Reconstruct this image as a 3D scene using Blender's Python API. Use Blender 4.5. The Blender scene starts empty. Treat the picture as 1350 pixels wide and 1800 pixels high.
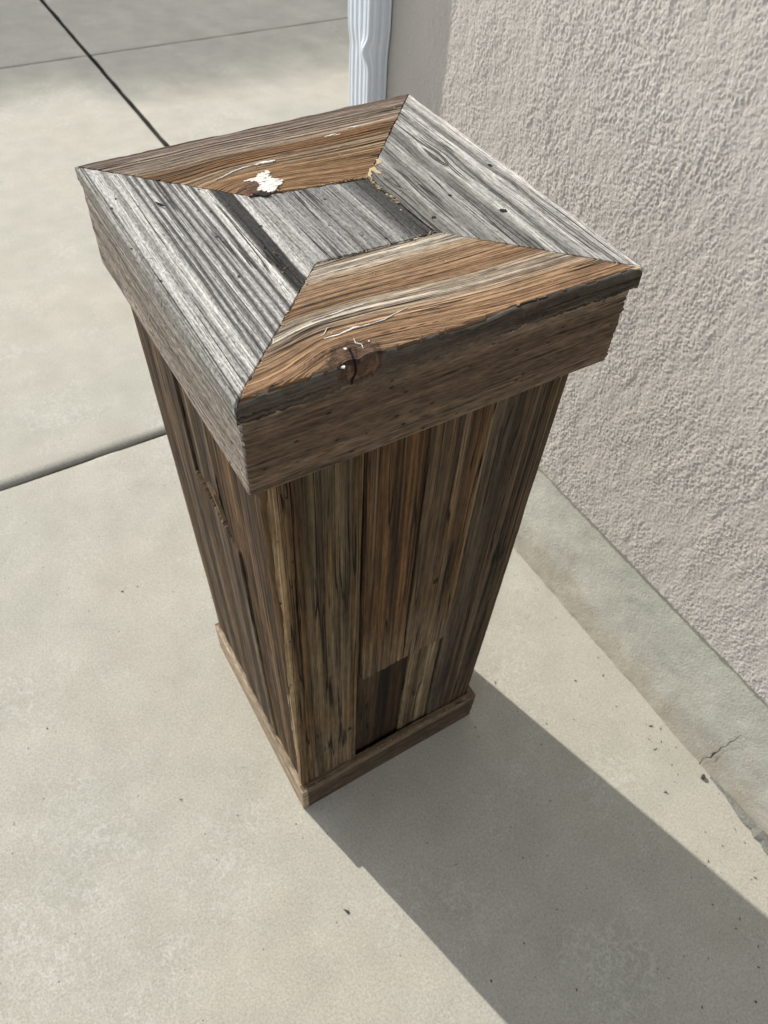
import bpy, bmesh, math, random
import numpy as np
from mathutils import Vector, Matrix
random.seed(7)
SC = bpy.context.scene
COL = SC.collection

# ------------------------------------------------------------------ camera, sky, sun, exposure
cam_d = bpy.data.cameras.new('camera')
cam = bpy.data.objects.new('camera', cam_d)
COL.objects.link(cam)
RX = Vector((0.8568711513636745, -0.5130646136915166, 0.050363996448510806))
RY = Vector((-0.3685606306631538, -0.6779682311808715, -0.6360205492235753))
RZ = Vector((0.36046482697465654, 0.5264254740103818, -0.7700268364330399))
m = Matrix((RX, -RY, -RZ)).transposed().to_4x4()
m.translation = Vector((-0.2973, -0.5299, 1.2248))
cam.matrix_world = m
cam_d.sensor_fit = 'VERTICAL'
cam_d.sensor_height = 36.0
cam_d.lens = 1296.8 / 1800 * 36.0
cam_d.clip_start = 0.02
cam_d.clip_end = 2000
cam_d.dof.use_dof = True
cam_d.dof.focus_distance = 0.62
cam_d.dof.aperture_fstop = 12.0
SC.camera = cam

SUN_EL = math.radians(31.0)
SUN_AZ = math.radians(-14.8)          # clockwise from +Y
world = bpy.data.worlds.new('World')
SC.world = world
world.use_nodes = True
wn = world.node_tree
bg = wn.nodes['Background']
sky = wn.nodes.new('ShaderNodeTexSky')
sky.sky_type = 'NISHITA'
sky.sun_disc = False
sky.sun_elevation = SUN_EL
sky.sun_rotation = SUN_AZ
sky.altitude = 1300
sky.dust_density = 1.6
hz = wn.nodes.new('ShaderNodeHueSaturation')      # thin high haze: a paler, less blue sky
hz.inputs['Saturation'].default_value = 0.42
wn.links.new(sky.outputs[0], hz.inputs['Color'])
wt = wn.nodes.new('ShaderNodeMix')
wt.data_type = 'RGBA'
wt.blend_type = 'MULTIPLY'
wt.inputs[0].default_value = 1.0
wt.inputs[7].default_value = (1.0, 0.955, 0.87, 1)
wn.links.new(hz.outputs[0], wt.inputs[6])
wn.links.new(wt.outputs[2], bg.inputs[0])
bg.inputs[1].default_value = 0.15
sun_d = bpy.data.lights.new('sun', 'SUN')
sun_d.energy = 3.25
sun_d.angle = math.radians(0.53)
sun_d.color = (1.0, 0.95, 0.87)
sun = bpy.data.objects.new('sun', sun_d)
COL.objects.link(sun)
S = Vector((math.sin(SUN_AZ) * math.cos(SUN_EL), math.cos(SUN_AZ) * math.cos(SUN_EL), math.sin(SUN_EL)))
sun.rotation_euler = S.to_track_quat('Z', 'Y').to_euler()
sun.location = S * 30
SC.view_settings.view_transform = 'Standard'
SC.view_settings.look = 'None'
SC.view_settings.gamma = 1.0
SC.view_settings.use_curve_mapping = False
SC.view_settings.exposure = 0.67

# ------------------------------------------------------------------ node helpers
class NT:
    def __init__(self, name):
        self.m = bpy.data.materials.new(name)
        self.m.use_nodes = True
        self.t = self.m.node_tree
        self.b = self.t.nodes['Principled BSDF']
        self.b.inputs['Specular IOR Level'].default_value = 0.25
    def n(self, kind, **kw):
        x = self.t.nodes.new(kind)
        for k, v in kw.items():
            setattr(x, k, v)
        return x
    def put(self, sock, v):
        if v is None:
            return
        if hasattr(v, 'is_linked') or isinstance(v, bpy.types.NodeSocket):
            self.t.links.new(v, sock)
        else:
            sock.default_value = v
    def math(self, op, a, b=None, c=None, clamp=False):
        x = self.n('ShaderNodeMath', operation=op, use_clamp=clamp)
        for s, v in zip(x.inputs, (a, b, c)):
            self.put(s, v)
        return x.outputs[0]
    def vec(self, x, y, z=0.0):
        c = self.n('ShaderNodeCombineXYZ')
        for s, v in zip(c.inputs, (x, y, z)):
            self.put(s, v)
        return c.outputs[0]
    def noise(self, v, scale=1.0, detail=2.0, rough=0.5, seed=0.0, dist=0.0):
        x = self.n('ShaderNodeTexNoise', noise_dimensions='4D')
        self.put(x.inputs['Vector'], v)
        x.inputs['Scale'].default_value = scale
        x.inputs['Detail'].default_value = detail
        x.inputs['Roughness'].default_value = rough
        x.inputs['W'].default_value = seed
        x.inputs['Distortion'].default_value = dist
        return x.outputs['Fac']
    def ramp(self, f, stops, interp='LINEAR'):
        x = self.n('ShaderNodeValToRGB')
        cr = x.color_ramp
        cr.interpolation = interp
        while len(cr.elements) < len(stops):
            cr.elements.new(0.5)
        for e, (p, c) in zip(cr.elements, stops):
            e.position = p
            e.color = (*c, 1) if len(c) == 3 else c
        self.put(x.inputs[0], f)
        return x.outputs[0]
    def maprange(self, f, a, b, c=0.0, d=1.0, smooth=True):
        x = self.n('ShaderNodeMapRange', interpolation_type='SMOOTHSTEP' if smooth else 'LINEAR')
        for s, v in zip(x.inputs, (f, a, b, c, d)):
            self.put(s, v)
        return x.outputs[0]
    def mix(self, f, a, b, mode='MIX'):
        x = self.n('ShaderNodeMix', data_type='RGBA', blend_type=mode)
        self.put(x.inputs[0], f)
        for s, v in ((x.inputs[6], a), (x.inputs[7], b)):
            if isinstance(v, tuple):
                v = (*v, 1) if len(v) == 3 else v
            self.put(s, v)
        return x.outputs[2]
    def scale(self, col, f):
        x = self.n('ShaderNodeVectorMath', operation='SCALE')
        self.put(x.inputs[0], col)
        self.put(x.inputs['Scale'], f)
        return x.outputs[0]
    def bump(self, h, strength=1.0, dist=0.001, normal=None):
        x = self.n('ShaderNodeBump')
        x.inputs['Strength'].default_value = strength
        x.inputs['Distance'].default_value = dist
        self.put(x.inputs['Height'], h)
        if normal is not None:
            self.put(x.inputs['Normal'], normal)
        return x.outputs[0]
    def finish(self, col, rough=0.9, normal=None):
        if isinstance(col, tuple):
            col = (*col, 1)
        self.put(self.b.inputs['Base Color'], col)
        self.put(self.b.inputs['Roughness'], rough)
        if normal is not None:
            self.put(self.b.inputs['Normal'], normal)
        return self.m

def wood(name, width, prof, seed, wander=1.0, band=0.25, wb=55, c1=0.35, c2=0.35, c3=0.2, ws=240, wf=750,
         us=5, uf=30, crack=0.6, wc=130, dark=(0.02, 0.017, 0.014), bump=0.5, blot=(45, 70), spec=None,
         stain=None, stain_amt=0.0, ring=None, lite=None, streak=0.0, tone=None, knot=None):
    """weathered board: u runs along the grain, v across it (metres); prof = colours across the board"""
    t = NT(name)
    uvn = t.n('ShaderNodeUVMap', uv_map='UVMap')
    sp = t.n('ShaderNodeSeparateXYZ')
    t.t.links.new(uvn.outputs[0], sp.inputs[0])
    u, v = sp.outputs[0], sp.outputs[1]
    wnd = t.noise(t.vec(t.math('MULTIPLY', u, 4.0), t.math('MULTIPLY', v, 14.0)), 1, 2, 0.5, seed)
    vv = t.math('MULTIPLY_ADD', t.math('SUBTRACT', wnd, 0.5), 0.009 * wander, v)
    def nz(su, sv, detail=2, rough=0.5, k=0.0):
        """noise stretched to the full 0..1 range"""
        n = t.noise(t.vec(t.math('MULTIPLY', u, su), t.math('MULTIPLY', vv, sv)), 1, detail, rough, seed + k)
        return t.maprange(n, 0.28, 0.72, 0.0, 1.0, False)
    bands = nz(2.0, wb, 2, 0.5, 1.3)
    s1 = nz(us, ws, 2, 0.6, 2.1)
    fb = nz(uf, wf, 2, 0.6, 3.7)
    bl = nz(blot[0], blot[1], 4, 0.65, 4.9)
    tt = t.math('MULTIPLY', vv, 1.0 / width)
    tt = t.math('MULTIPLY_ADD', t.math('SUBTRACT', bands, 0.5), band * 0.5, tt)
    tt = t.math('MULTIPLY_ADD', t.math('SUBTRACT', s1, 0.5), band * 0.2, tt)
    base = t.ramp(t.math('MULTIPLY_ADD', tt, 0.8, 0.1, clamp=True), [(0.1 + 0.8 * p, c) for p, c in prof])
    f = t.math('MULTIPLY_ADD', t.math('SUBTRACT', s1, 0.5), 2 * c1, 1.0)
    f = t.math('MULTIPLY_ADD', t.math('SUBTRACT', fb, 0.5), 2 * c2, f)
    f = t.math('MULTIPLY_ADD', t.math('SUBTRACT', bl, 0.5), 2 * c3, f)
    if streak:                      # broad weathered streaks, finger-wide and a hand long
        sk = nz(2.6, 130, 3, 0.6, 12.4)
        sk2 = nz(7, 60, 3, 0.6, 13.8)
        f = t.math('MULTIPLY', f, t.maprange(t.math('MULTIPLY_ADD', sk2, 0.5, sk), 0.25, 1.2, 1.0 - streak, 1.0 + streak))
    f = t.math('MAXIMUM', f, 0.08)
    if tone is not None:            # part of the length weathered to another tone
        u0, u1, tc, ta = tone
        tm = t.maprange(t.math('MULTIPLY_ADD', t.math('SUBTRACT', s1, 0.5), 0.10, u), u0, u1, 0.0, ta)
        base = t.mix(tm, base, tc)
    col = t.scale(base, f)
    h = t.math('MULTIPLY', s1, 1.0)
    h = t.math('MULTIPLY_ADD', fb, 0.6, h)
    h = t.math('MULTIPLY_ADD', bl, 0.45, h)
    if stain is not None:
        sm = t.maprange(t.noise(t.vec(t.math('MULTIPLY', u, 9.0), t.math('MULTIPLY', v, 40.0)), 1, 3, 0.6, seed + 6), 0.5, 0.68)
        col = t.mix(t.math('MULTIPLY', sm, stain_amt), col, t.scale(t.mix(1.0, stain, stain), f))
    if ring is not None:            # dark late wood lines of the growth rings
        freq, amt, sharp = ring
        ph = t.math('MULTIPLY_ADD', vv, freq, t.math('MULTIPLY', bands, 1.7))
        fr = t.math('FRACT', ph)
        var = t.maprange(nz(3, 35, 2, 0.5, 9.3), 0.2, 0.75)
        rl = t.math('MULTIPLY', t.maprange(fr, sharp, 0.97), t.maprange(fr, 0.97, 1.0, 1.0, 0.0))
        ra = t.math('MULTIPLY', t.math('MULTIPLY', rl, var), amt)
        col = t.mix(ra, col, t.scale(col, 0.22))
        h = t.math('MULTIPLY_ADD', ra, -1.0, h)
    if lite is not None:            # thin pale raised fibres
        lc, la, lw = lite
        ln = t.maprange(nz(1.6, lw, 2, 0.6, 8.8), 0.66, 0.86)
        lm = t.maprange(nz(5, 60, 2, 0.5, 6.6), 0.3, 0.7)
        la_ = t.math('MULTIPLY', t.math('MULTIPLY', ln, lm), la)
        col = t.mix(la_, col, lc)
        h = t.math('MULTIPLY_ADD', la_, 0.8, h)
    cr = t.noise(t.vec(t.math('MULTIPLY', u, 3.0), t.math('MULTIPLY', vv, wc)), 1, 1, 0.4, seed + 5.5)
    line = t.maprange(t.math('ABSOLUTE', t.math('SUBTRACT', cr, 0.5)), 0.004, 0.024)
    msk = t.maprange(nz(7, 45, 2, 0.5, 7.7), 0.42, 0.62)
    cf = t.math('MULTIPLY', t.math('MULTIPLY', t.math('SUBTRACT', 1.0, line), msk), crack)
    col = t.mix(cf, col, dark)
    if spec is not None:            # small dark flecks and pits
        vo = t.n('ShaderNodeTexVoronoi')
        t.put(vo.inputs['Vector'], t.vec(t.math('MULTIPLY', u, 150.0), t.math('MULTIPLY', v, 300.0), seed))
        vo.inputs['Scale'].default_value = 1.0
        d = t.maprange(vo.outputs['Distance'], 0.15, 0.42, 1.0, 0.0)
        rnd = t.n('ShaderNodeSeparateXYZ')
        t.t.links.new(vo.outputs['Color'], rnd.inputs[0])
        pick = t.math('GREATER_THAN', rnd.outputs[0], 1.0 - spec)
        pk = t.math('MULTIPLY', d, pick)
        col = t.mix(t.math('MULTIPLY', pk, 0.8), col, dark)
        h = t.math('MULTIPLY_ADD', pk, -0.8, h)
    h = t.math('MULTIPLY_ADD', cf, -1.2, h)
    if knot is not None:            # a knot with its own rings, and a drying split through it
        (ku, kv, ru, rv), kc, split = knot
        fl = t.n('ShaderNodeUVMap', uv_map='Flat')
        fs = t.n('ShaderNodeSeparateXYZ')
        t.t.links.new(fl.outputs[0], fs.inputs[0])
        ku_, kv_ = fs.outputs[0], fs.outputs[1]
        flat = t.vec(ku_, kv_)
        nk = t.noise(flat, 90, 4, 0.6, seed + 15)
        du = t.math('DIVIDE', t.math('SUBTRACT', ku_, ku), ru)
        dv = t.math('DIVIDE', t.math('SUBTRACT', kv_, kv), rv)
        rr = t.math('SQRT', t.math('ADD', t.math('MULTIPLY', du, du), t.math('MULTIPLY', dv, dv)))
        rr = t.math('MULTIPLY_ADD', t.math('SUBTRACT', nk, 0.5), 1.3, rr)
        kr = t.ramp(t.math('MULTIPLY', rr, 0.7, clamp=True), [(0.0, kc), (0.3, tuple(x * .7 for x in kc)), (0.45, tuple(x * 1.35 for x in kc)), (0.62, tuple(x * .45 for x in kc)), (0.7, tuple(x * 1.1 for x in kc))])
        kn = t.noise(flat, 420, 4, 0.7, seed + 16)
        kcol = t.scale(kr, t.math('MULTIPLY_ADD', t.math('SUBTRACT', kn, 0.5), 1.6, 1.0))
        km = t.maprange(rr, 0.78, 1.15, 1.0, 0.0)
        col = t.mix(km, col, kcol)
        h = t.math('MULTIPLY_ADD', t.math('MULTIPLY', km, kn), 1.2, h)
        if split is not None:
            s0, sl, sw, smax = split
            sx_ = t.math('ABSOLUTE', t.math('SUBTRACT', ku_, t.math('MULTIPLY_ADD', kv_, sl, t.math('MULTIPLY_ADD', t.math('SUBTRACT', nk, 0.5), .004, s0))))
            sm_ = t.math('MULTIPLY', t.maprange(sx_, sw * .5, sw, 1.0, 0.0), t.maprange(kv_, smax - .003, smax + .003, 1.0, 0.0))
            col = t.mix(sm_, col, (.008, .006, .005))
            h = t.math('MULTIPLY_ADD', sm_, -4.0, h)
    nrm = t.bump(h, bump, 0.0014)
    return t.finish(col, 0.93, nrm)

# ------------------------------------------------------------------ object helpers
def link(o, parent=None):
    COL.objects.link(o)
    if parent is not None:
        o.parent = parent
    return o
def mesh_obj(name, verts, faces, mat, parent=None, uvs=None, smooth=False):
    me = bpy.data.meshes.new(name)
    me.from_pydata([tuple(map(float, v)) for v in verts], [], faces)
    if uvs is not None:
        lay = me.uv_layers.new(name='UVMap')
        idx = np.empty(len(me.loops), dtype=np.int32)
        me.loops.foreach_get('vertex_index', idx)
        uvs = np.asarray(uvs, dtype=np.float32)
        lay.data.foreach_set('uv', uvs[idx][:, :2].ravel())
        if uvs.shape[1] == 4:
            me.uv_layers.new(name='Flat').data.foreach_set('uv', uvs[idx][:, 2:].ravel())
    me.materials.append(mat)
    if smooth:
        me.polygons.foreach_set('use_smooth', np.ones(len(me.polygons), dtype=bool))
    me.update()
    return link(bpy.data.objects.new(name, me), parent)
def empty(name, loc=(0, 0, 0)):
    o = bpy.data.objects.new(name, None)
    o.location = loc
    o.empty_display_size = 0.1
    return link(o)
def tag(o, label=None, cat=None, group=None, kind=None):
    for k, v in (('label', label), ('category', cat), ('group', group), ('kind', kind)):
        if v:
            o[k] = v
    return o
def vnoise1(n, step, rng, amp):
    """smooth 1-D noise of n samples"""
    k = max(3, int(n / step) + 3)
    c = rng.uniform(-1, 1, k)
    x = np.linspace(0, k - 1.001, n)
    i = x.astype(int)
    f = x - i
    f = f * f * (3 - 2 * f)
    return amp * (c[i] * (1 - f) + c[np.minimum(i + 1, k - 1)] * f)
def vnoise2(ny, nx, cell_y, cell_x, rng):
    """smooth value noise in a grid (0..1)"""
    gy, gx = int(ny / cell_y) + 3, int(nx / cell_x) + 3
    g = rng.random((gy, gx))
    y = np.arange(ny) / cell_y
    x = np.arange(nx) / cell_x
    iy, ix = y.astype(int), x.astype(int)
    fy, fx = y - iy, x - ix
    fy = (fy ** 3 * (fy * (fy * 6 - 15) + 10))[:, None]
    fx = (fx ** 3 * (fx * (fx * 6 - 15) + 10))[None]
    a, b = g[iy][:, ix], g[iy][:, ix + 1]
    c, d = g[iy + 1][:, ix], g[iy + 1][:, ix + 1]
    return (a * (1 - fx) + b * fx) * (1 - fy) + (c * (1 - fx) + d * fx) * fy

def board(name, P00, P10, P11, P01, thick, mat, parent, seed, ns=70, nt=26, edge=0.0006, end=0.0006,
          relief=0.00035, warp=None, uoff=0.0, shape=None, end1=None, side=0.00025, chamfer=0.0012, vflip=False, wane=None):
    """A plank. P00-P10 is one long edge of the outer face, P01-P11 the other; the grain runs 00 -> 10.
    Outer face normal = (P10-P00) x (P01-P00)."""
    rng = np.random.default_rng(seed)
    A, B, C_, D = (np.array(p, float) for p in (P00, P10, P11, P01))
    nrm = np.cross(B - A, D - A)
    nrm /= np.linalg.norm(nrm)
    gdir = (B - A) / np.linalg.norm(B - A)
    wdir = np.cross(nrm, gdir)
    L = np.linalg.norm(B - A)
    W = abs((D - A) @ wdir)
    s = np.concatenate([[0, min(0.0015 / L, .01)], np.linspace(0, 1, ns)[1:-1], [1 - min(0.0015 / L, .01), 1]])
    t = np.concatenate([[0, 0.0013 / W], np.linspace(0, 1, nt)[1:-1], [1 - 0.0013 / W, 1]])
    n_s, n_t = len(s), len(t)
    Sg, Tg = np.meshgrid(s, t)
    P = (A[None, None] * ((1 - Sg) * (1 - Tg))[..., None] + B * (Sg * (1 - Tg))[..., None]
         + C_ * (Sg * Tg)[..., None] + D * ((1 - Sg) * Tg)[..., None])
    # ragged long edges and saw-cut ends
    e0 = vnoise1(n_s, 9, rng, edge) + vnoise1(n_s, 2.2, rng, edge * 0.5)
    e1 = vnoise1(n_s, 9, rng, edge) + vnoise1(n_s, 2.2, rng, edge * 0.5)
    w0 = np.clip(1 - Tg * 5, 0, 1)
    w1 = np.clip(1 - (1 - Tg) * 5, 0, 1)
    P += wdir * ((e0[None] * w0) + (e1[None] * w1))[..., None]
    j0 = rng.uniform(-1, 1, n_t) * end
    j1 = rng.uniform(-1, 1, n_t) ** 3 * (end if end1 is None else end1)
    x0 = np.clip(1 - Sg * 25, 0, 1)
    x1 = np.clip(1 - (1 - Sg) * 25, 0, 1)
    P += gdir * ((j0[:, None] * x0) + (j1[:, None] * x1))[..., None]
    # weathered relief that runs with the grain
    r = vnoise2(n_t, n_s, 2.0, 25, rng) - 0.5
    r += 0.6 * (vnoise2(n_t, n_s, 1.2, 14, rng) - 0.5)
    hgt = r * relief * 2
    edge_m = (Tg == 0) | (Tg == 1)
    end_m = (Sg == 0) | (Sg == 1)
    hgt = np.where(edge_m | end_m, hgt - chamfer, hgt)
    if wane is not None:
        hgt = hgt + wane(Sg * L, Tg * W)
    P = P + nrm * hgt[..., None]
    U = ((P - A) @ gdir)
    V = ((P - A) @ wdir)
    Vw = V.copy()
    if warp is not None:
        Vw = warp(U, V)
    if vflip:
        Vw = W - Vw
    uv = np.stack([U + uoff, Vw, U, V], -1)
    if shape is not None:
        P = shape(P, Sg, Tg)
    verts = P.reshape(-1, 3)
    uvs = uv.reshape(-1, 4)
    idx = np.arange(n_s * n_t).reshape(n_t, n_s)
    q = np.stack([idx[:-1, :-1], idx[:-1, 1:], idx[1:, 1:], idx[1:, :-1]], -1).reshape(-1, 4)
    faces = q.tolist()
    # perimeter, counter-clockwise seen from outside
    per = list(idx[0, :-1]) + list(idx[:-1, -1]) + list(idx[-1, :0:-1]) + list(idx[:0:-1, 0])
    pv = verts[per]
    pu = uvs[per]
    base = len(verts)
    npz = len(per)
    cen = pv.mean(0)
    rows_v, rows_u = [verts], [uvs]
    depth = [thick * 0.25, thick * 0.6, thick]
    for k, dd in enumerate(depth):
        rv = pv - nrm * dd + rng.uniform(-1, 1, (npz, 1)) * nrm * 0.0002
        rv = rv + rng.uniform(-1, 1, (npz, 3)) * side
        ru = pu.copy()
        onlong = np.zeros(npz, bool)
        onlong[:n_s] = True
        onlong[n_s + n_t - 2:2 * n_s + n_t - 2] = True
        sg = np.where(np.arange(npz) < n_s, -1, 1)
        ru[:, 1] += np.where(onlong, sg * dd, 0)
        ru[:, 0] += np.where(onlong, 0, dd * 0.2)
        ru[:, 3] += np.where(onlong, sg * dd, 0)
        rows_v.append(rv)
        rows_u.append(ru)
    verts = np.concatenate(rows_v)
    uvs = np.concatenate(rows_u)
    prev = per
    for k in range(len(depth)):
        cur = list(range(base + k * npz, base + (k + 1) * npz))
        for i in range(npz):
            j = (i + 1) % npz
            faces.append([prev[j], prev[i], cur[i], cur[j]])
        prev = cur
    faces.append(list(reversed(prev)))
    faces = [[int(i) for i in f] for f in faces]
    return mesh_obj(name, verts, faces, mat, parent, uvs, smooth=False)

# ================================================================== materials of the setting
def concrete_mat(name, base, pink, grey, light, seed, specks=0.5, vein=1.0, bump=0.25):
    t = NT(name)
    g = t.n('ShaderNodeNewGeometry')
    p = g.outputs['Position']
    big = t.noise(p, 2.6, 4, 0.55, seed)
    col = t.ramp(big, [(0.3, grey), (0.48, base), (0.66, pink)])
    mid = t.noise(p, 11, 5, 0.6, seed + 2)
    col = t.scale(col, t.math('MULTIPLY_ADD', t.math('SUBTRACT', mid, 0.5), 0.42, 1.0))
    # pale mineral veins and blotches
    r1 = t.noise(p, 44, 4, 0.6, seed + 3, 0.5)
    ridge = t.maprange(t.math('ABSOLUTE', t.math('SUBTRACT', r1, 0.5)), 0.0, 0.05, 1.0, 0.0)
    msk = t.maprange(t.noise(p, 6.5, 5, 0.65, seed + 4), 0.45, 0.66)
    blot = t.maprange(t.noise(p, 48, 4, 0.65, seed + 5), 0.56, 0.70)
    amt = t.math('MULTIPLY', t.math('MAXIMUM', ridge, blot), msk)
    col = t.mix(t.math('MULTIPLY', amt, 0.55 * vein, clamp=True), col, light)
    fine = t.noise(p, 300, 4, 0.75, seed + 6)
    col = t.scale(col, t.math('MULTIPLY_ADD', t.math('SUBTRACT', fine, 0.5), 1.35, 1.0))
    # black grit
    vo = t.n('ShaderNodeTexVoronoi')
    t.put(vo.inputs['Vector'], p)
    vo.inputs['Scale'].default_value = 85
    sx = t.n('ShaderNodeSeparateXYZ')
    t.t.links.new(vo.outputs['Color'], sx.inputs[0])
    rad = t.math('MULTIPLY_ADD', sx.outputs[1], 0.09, 0.035)
    dot = t.math('MULTIPLY', t.math('LESS_THAN', vo.outputs['Distance'], rad), t.math('GREATER_THAN', sx.outputs[0], 1.0 - specks * 0.22))
    col = t.mix(t.math('MULTIPLY', dot, 0.8), col, (0.05, 0.045, 0.04))
    h = t.math('MULTIPLY_ADD', mid, 0.6, fine)
    h = t.math('MULTIPLY_ADD', dot, -0.8, h)
    return t.finish(col, 0.85, t.bump(h, bump, 0.0015))

M_slab = concrete_mat('driveway_concrete', (0.432, 0.417, 0.363), (0.435, 0.412, 0.355), (0.402, 0.396, 0.348), (0.555, 0.55, 0.51), 3.0)

def stucco_mat():
    t = NT('stucco')
    g = t.n('ShaderNodeNewGeometry')
    p = g.outputs['Position']
    big = t.noise(p, 3.0, 4, 0.6, 21)
    col = t.ramp(big, [(0.3, (0.515, 0.485, 0.455)), (0.5, (0.54, 0.51, 0.48)), (0.7, (0.565, 0.538, 0.51))])
    mp = t.n('ShaderNodeMapping')
    t.put(mp.inputs['Vector'], p)
    mp.inputs['Scale'].default_value = (1, 1, 0.72)
    q = mp.outputs[0]
    f = t.noise(q, 520, 3, 0.65, 25)
    g2 = t.noise(q, 190, 3, 0.6, 23)
    dirt = t.maprange(t.noise(p, 1.7, 5, 0.65, 27), 0.35, 0.7, 1.03, 0.93)
    col = t.scale(col, t.math('MULTIPLY', dirt, t.math('MULTIPLY_ADD', t.math('SUBTRACT', f, 0.5), 0.25, 1.0)))
    # away from the modelled relief (higher up and farther along) the same coat is carried by the bump
    sp = t.n('ShaderNodeSeparateXYZ')
    t.t.links.new(p, sp.inputs[0])
    far = t.math('MAXIMUM', t.maprange(sp.outputs[2], 1.04, 1.14, 0.0, 1.0), t.maprange(sp.outputs[1], -0.52, -0.42, 1.0, 0.0))
    g3 = t.maprange(t.noise(q, 150, 3, 0.6, 28), 0.32, 0.68)
    hh = t.math('MULTIPLY_ADD', g2, 0.35, f)
    hh = t.math('MULTIPLY_ADD', t.math('MULTIPLY', g3, far), 1.6, hh)
    return t.finish(col, 0.92, t.bump(hh, 0.8, 0.0011))
M_stucco = stucco_mat()

def foundation_mat():
    t = NT('foundation_concrete')
    g = t.n('ShaderNodeNewGeometry')
    p = g.outputs['Position']
    sp = t.n('ShaderNodeSeparateXYZ')
    t.t.links.new(p, sp.inputs[0])
    n1 = t.noise(p, 7, 4, 0.6, 31)
    col = t.ramp(n1, [(0.3, (0.43, 0.43, 0.385)), (0.5, (0.51, 0.505, 0.45)), (0.7, (0.57, 0.56, 0.50))])
    n2 = t.noise(p, 14, 4, 0.6, 32)
    zz = t.math('MULTIPLY_ADD', t.math('SUBTRACT', n2, 0.5), 0.34, sp.outputs[2])
    soil = t.maprange(zz, 0.0, 0.13, 0.62, 0.0)           # splashed soil at the foot
    col = t.mix(soil, col, (0.36, 0.31, 0.245))
    f = t.noise(p, 230, 4, 0.65, 33)
    f2 = t.noise(p, 60, 4, 0.6, 34)
    col = t.scale(col, t.math('MULTIPLY_ADD', t.math('SUBTRACT', f, 0.5), 0.45, 1.0))
    return t.finish(col, 0.9, t.bump(t.math('MULTIPLY_ADD', f2, 0.9, f), 0.75, 0.002))
M_found = foundation_mat()

def plain(name, col, rough=0.8, var=0.2, sc=40, bump=0.2):
    t = NT(name)
    g = t.n('ShaderNodeNewGeometry')
    n1 = t.noise(g.outputs['Position'], sc, 4, 0.6, 41)
    c = t.scale(t.mix(0.0, col, col), t.math('MULTIPLY_ADD', t.math('SUBTRACT', n1, 0.5), 2 * var, 1.0))
    return t.finish(c, rough, t.bump(n1, bump, 0.002))
M_joint = plain('joint_filler', (0.055, 0.053, 0.045), 0.95, 0.7, 120, 0.8)
M_soil = plain('dry_soil', (0.16, 0.13, 0.09), 0.95, 0.4, 6)
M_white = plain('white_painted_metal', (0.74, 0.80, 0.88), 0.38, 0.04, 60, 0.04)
M_roof = plain('roof_shingle', (0.09, 0.08, 0.075), 0.9, 0.4, 20)
M_core = plain('dark_inside', (0.02, 0.016, 0.012), 0.95, 0.3, 60)
M_bark = plain('bark', (0.09, 0.07, 0.05), 0.95, 0.5, 9)
M_leaf = plain('leaf', (0.055, 0.085, 0.03), 0.6, 0.5, 3)

# ================================================================== ground and driveway
XW, Y3, Y2 = 0.4645, 0.7536, 3.0285
gr = mesh_obj('ground', [(-300, -300, -.16), (300, -300, -.16), (300, 300, -.16), (-300, 300, -.16)], [[0, 1, 2, 3]], M_soil)
tag(gr, kind='structure')
drv = mesh_obj('driveway', [(-2.9, -4.2, -.034), (5.4, -4.2, -.034), (5.4, 7.7, -.034), (-2.9, 7.7, -.034),
                            (-2.9, -4.2, -.15), (5.4, -4.2, -.15), (5.4, 7.7, -.15), (-2.9, 7.7, -.15)],
               [[0, 1, 2, 3], [0, 4, 5, 1], [1, 5, 6, 2], [2, 6, 7, 3], [3, 7, 4, 0]], M_joint)
tag(drv, kind='structure')

def slab(x0, x1, y0, y1, r, top=0.0, seed=0):
    """concrete slab with tooled, slightly ragged edges; r = edge rounding (width, drop) for x0, x1, y0, y1"""
    rng = np.random.default_rng(seed)
    def axis(a, b, ra, rb):
        fr = np.array([0, .12, .3, .55, .8, 1.0])
        n = int((b - a) / 0.03)
        return np.concatenate([a + fr * ra[0], np.linspace(a + ra[0], b - rb[0], n)[1:-1], b - fr[::-1] * rb[0]])
    xs, ys = axis(x0, x1, r[0], r[1]), axis(y0, y1, r[2], r[3])
    X, Y = np.meshgrid(xs, ys)
    Z = np.full_like(X, top)
    def drop(d, rr):
        q = np.clip(1 - d / rr[0], 0, 1)
        return rr[1] * (1 - np.sqrt(np.maximum(0, 1 - q * q * 0.98)))
    Z -= np.maximum.reduce([drop(X - x0, r[0]), drop(x1 - X, r[1]), drop(Y - y0, r[2]), drop(y1 - Y, r[3])])
    ny, nx = X.shape
    for edge, rr in ((0, r[0]), (-1, r[1])):
        X[:, edge] += vnoise1(ny, 2.5, rng, 0.0018) + vnoise1(ny, 1.1, rng, .0012)
    for edge, rr in ((0, r[2]), (-1, r[3])):
        Y[edge, :] += vnoise1(nx, 2.5, rng, 0.0015) + vnoise1(nx, 1.1, rng, .001)
    V = np.stack([X, Y, Z], -1).reshape(-1, 3)
    idx = np.arange(nx * ny).reshape(ny, nx)
    F = np.stack([idx[:-1, :-1], idx[:-1, 1:], idx[1:, 1:], idx[1:, :-1]], -1).reshape(-1, 4).tolist()
    per = list(idx[0, :-1]) + list(idx[:-1, -1]) + list(idx[-1, :0:-1]) + list(idx[:0:-1, 0])
    b = len(V)
    low = V[per].copy()
    low[:, 2] = -0.12
    V = np.concatenate([V, low])
    n = len(per)
    for i in range(n):
        j = (i + 1) % n
        F.append([per[j], per[i], b + i, b + j])
    F = [[int(k) for k in f] for f in F]
    o = mesh_obj('concrete_slab', V, F, M_slab, drv, smooth=True)
    o.data.materials.append(M_joint)
    mi = np.zeros(len(F), np.int32)
    mi[-n:] = 1
    o.data.polygons.foreach_set('material_index', mi)
    return o
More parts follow.
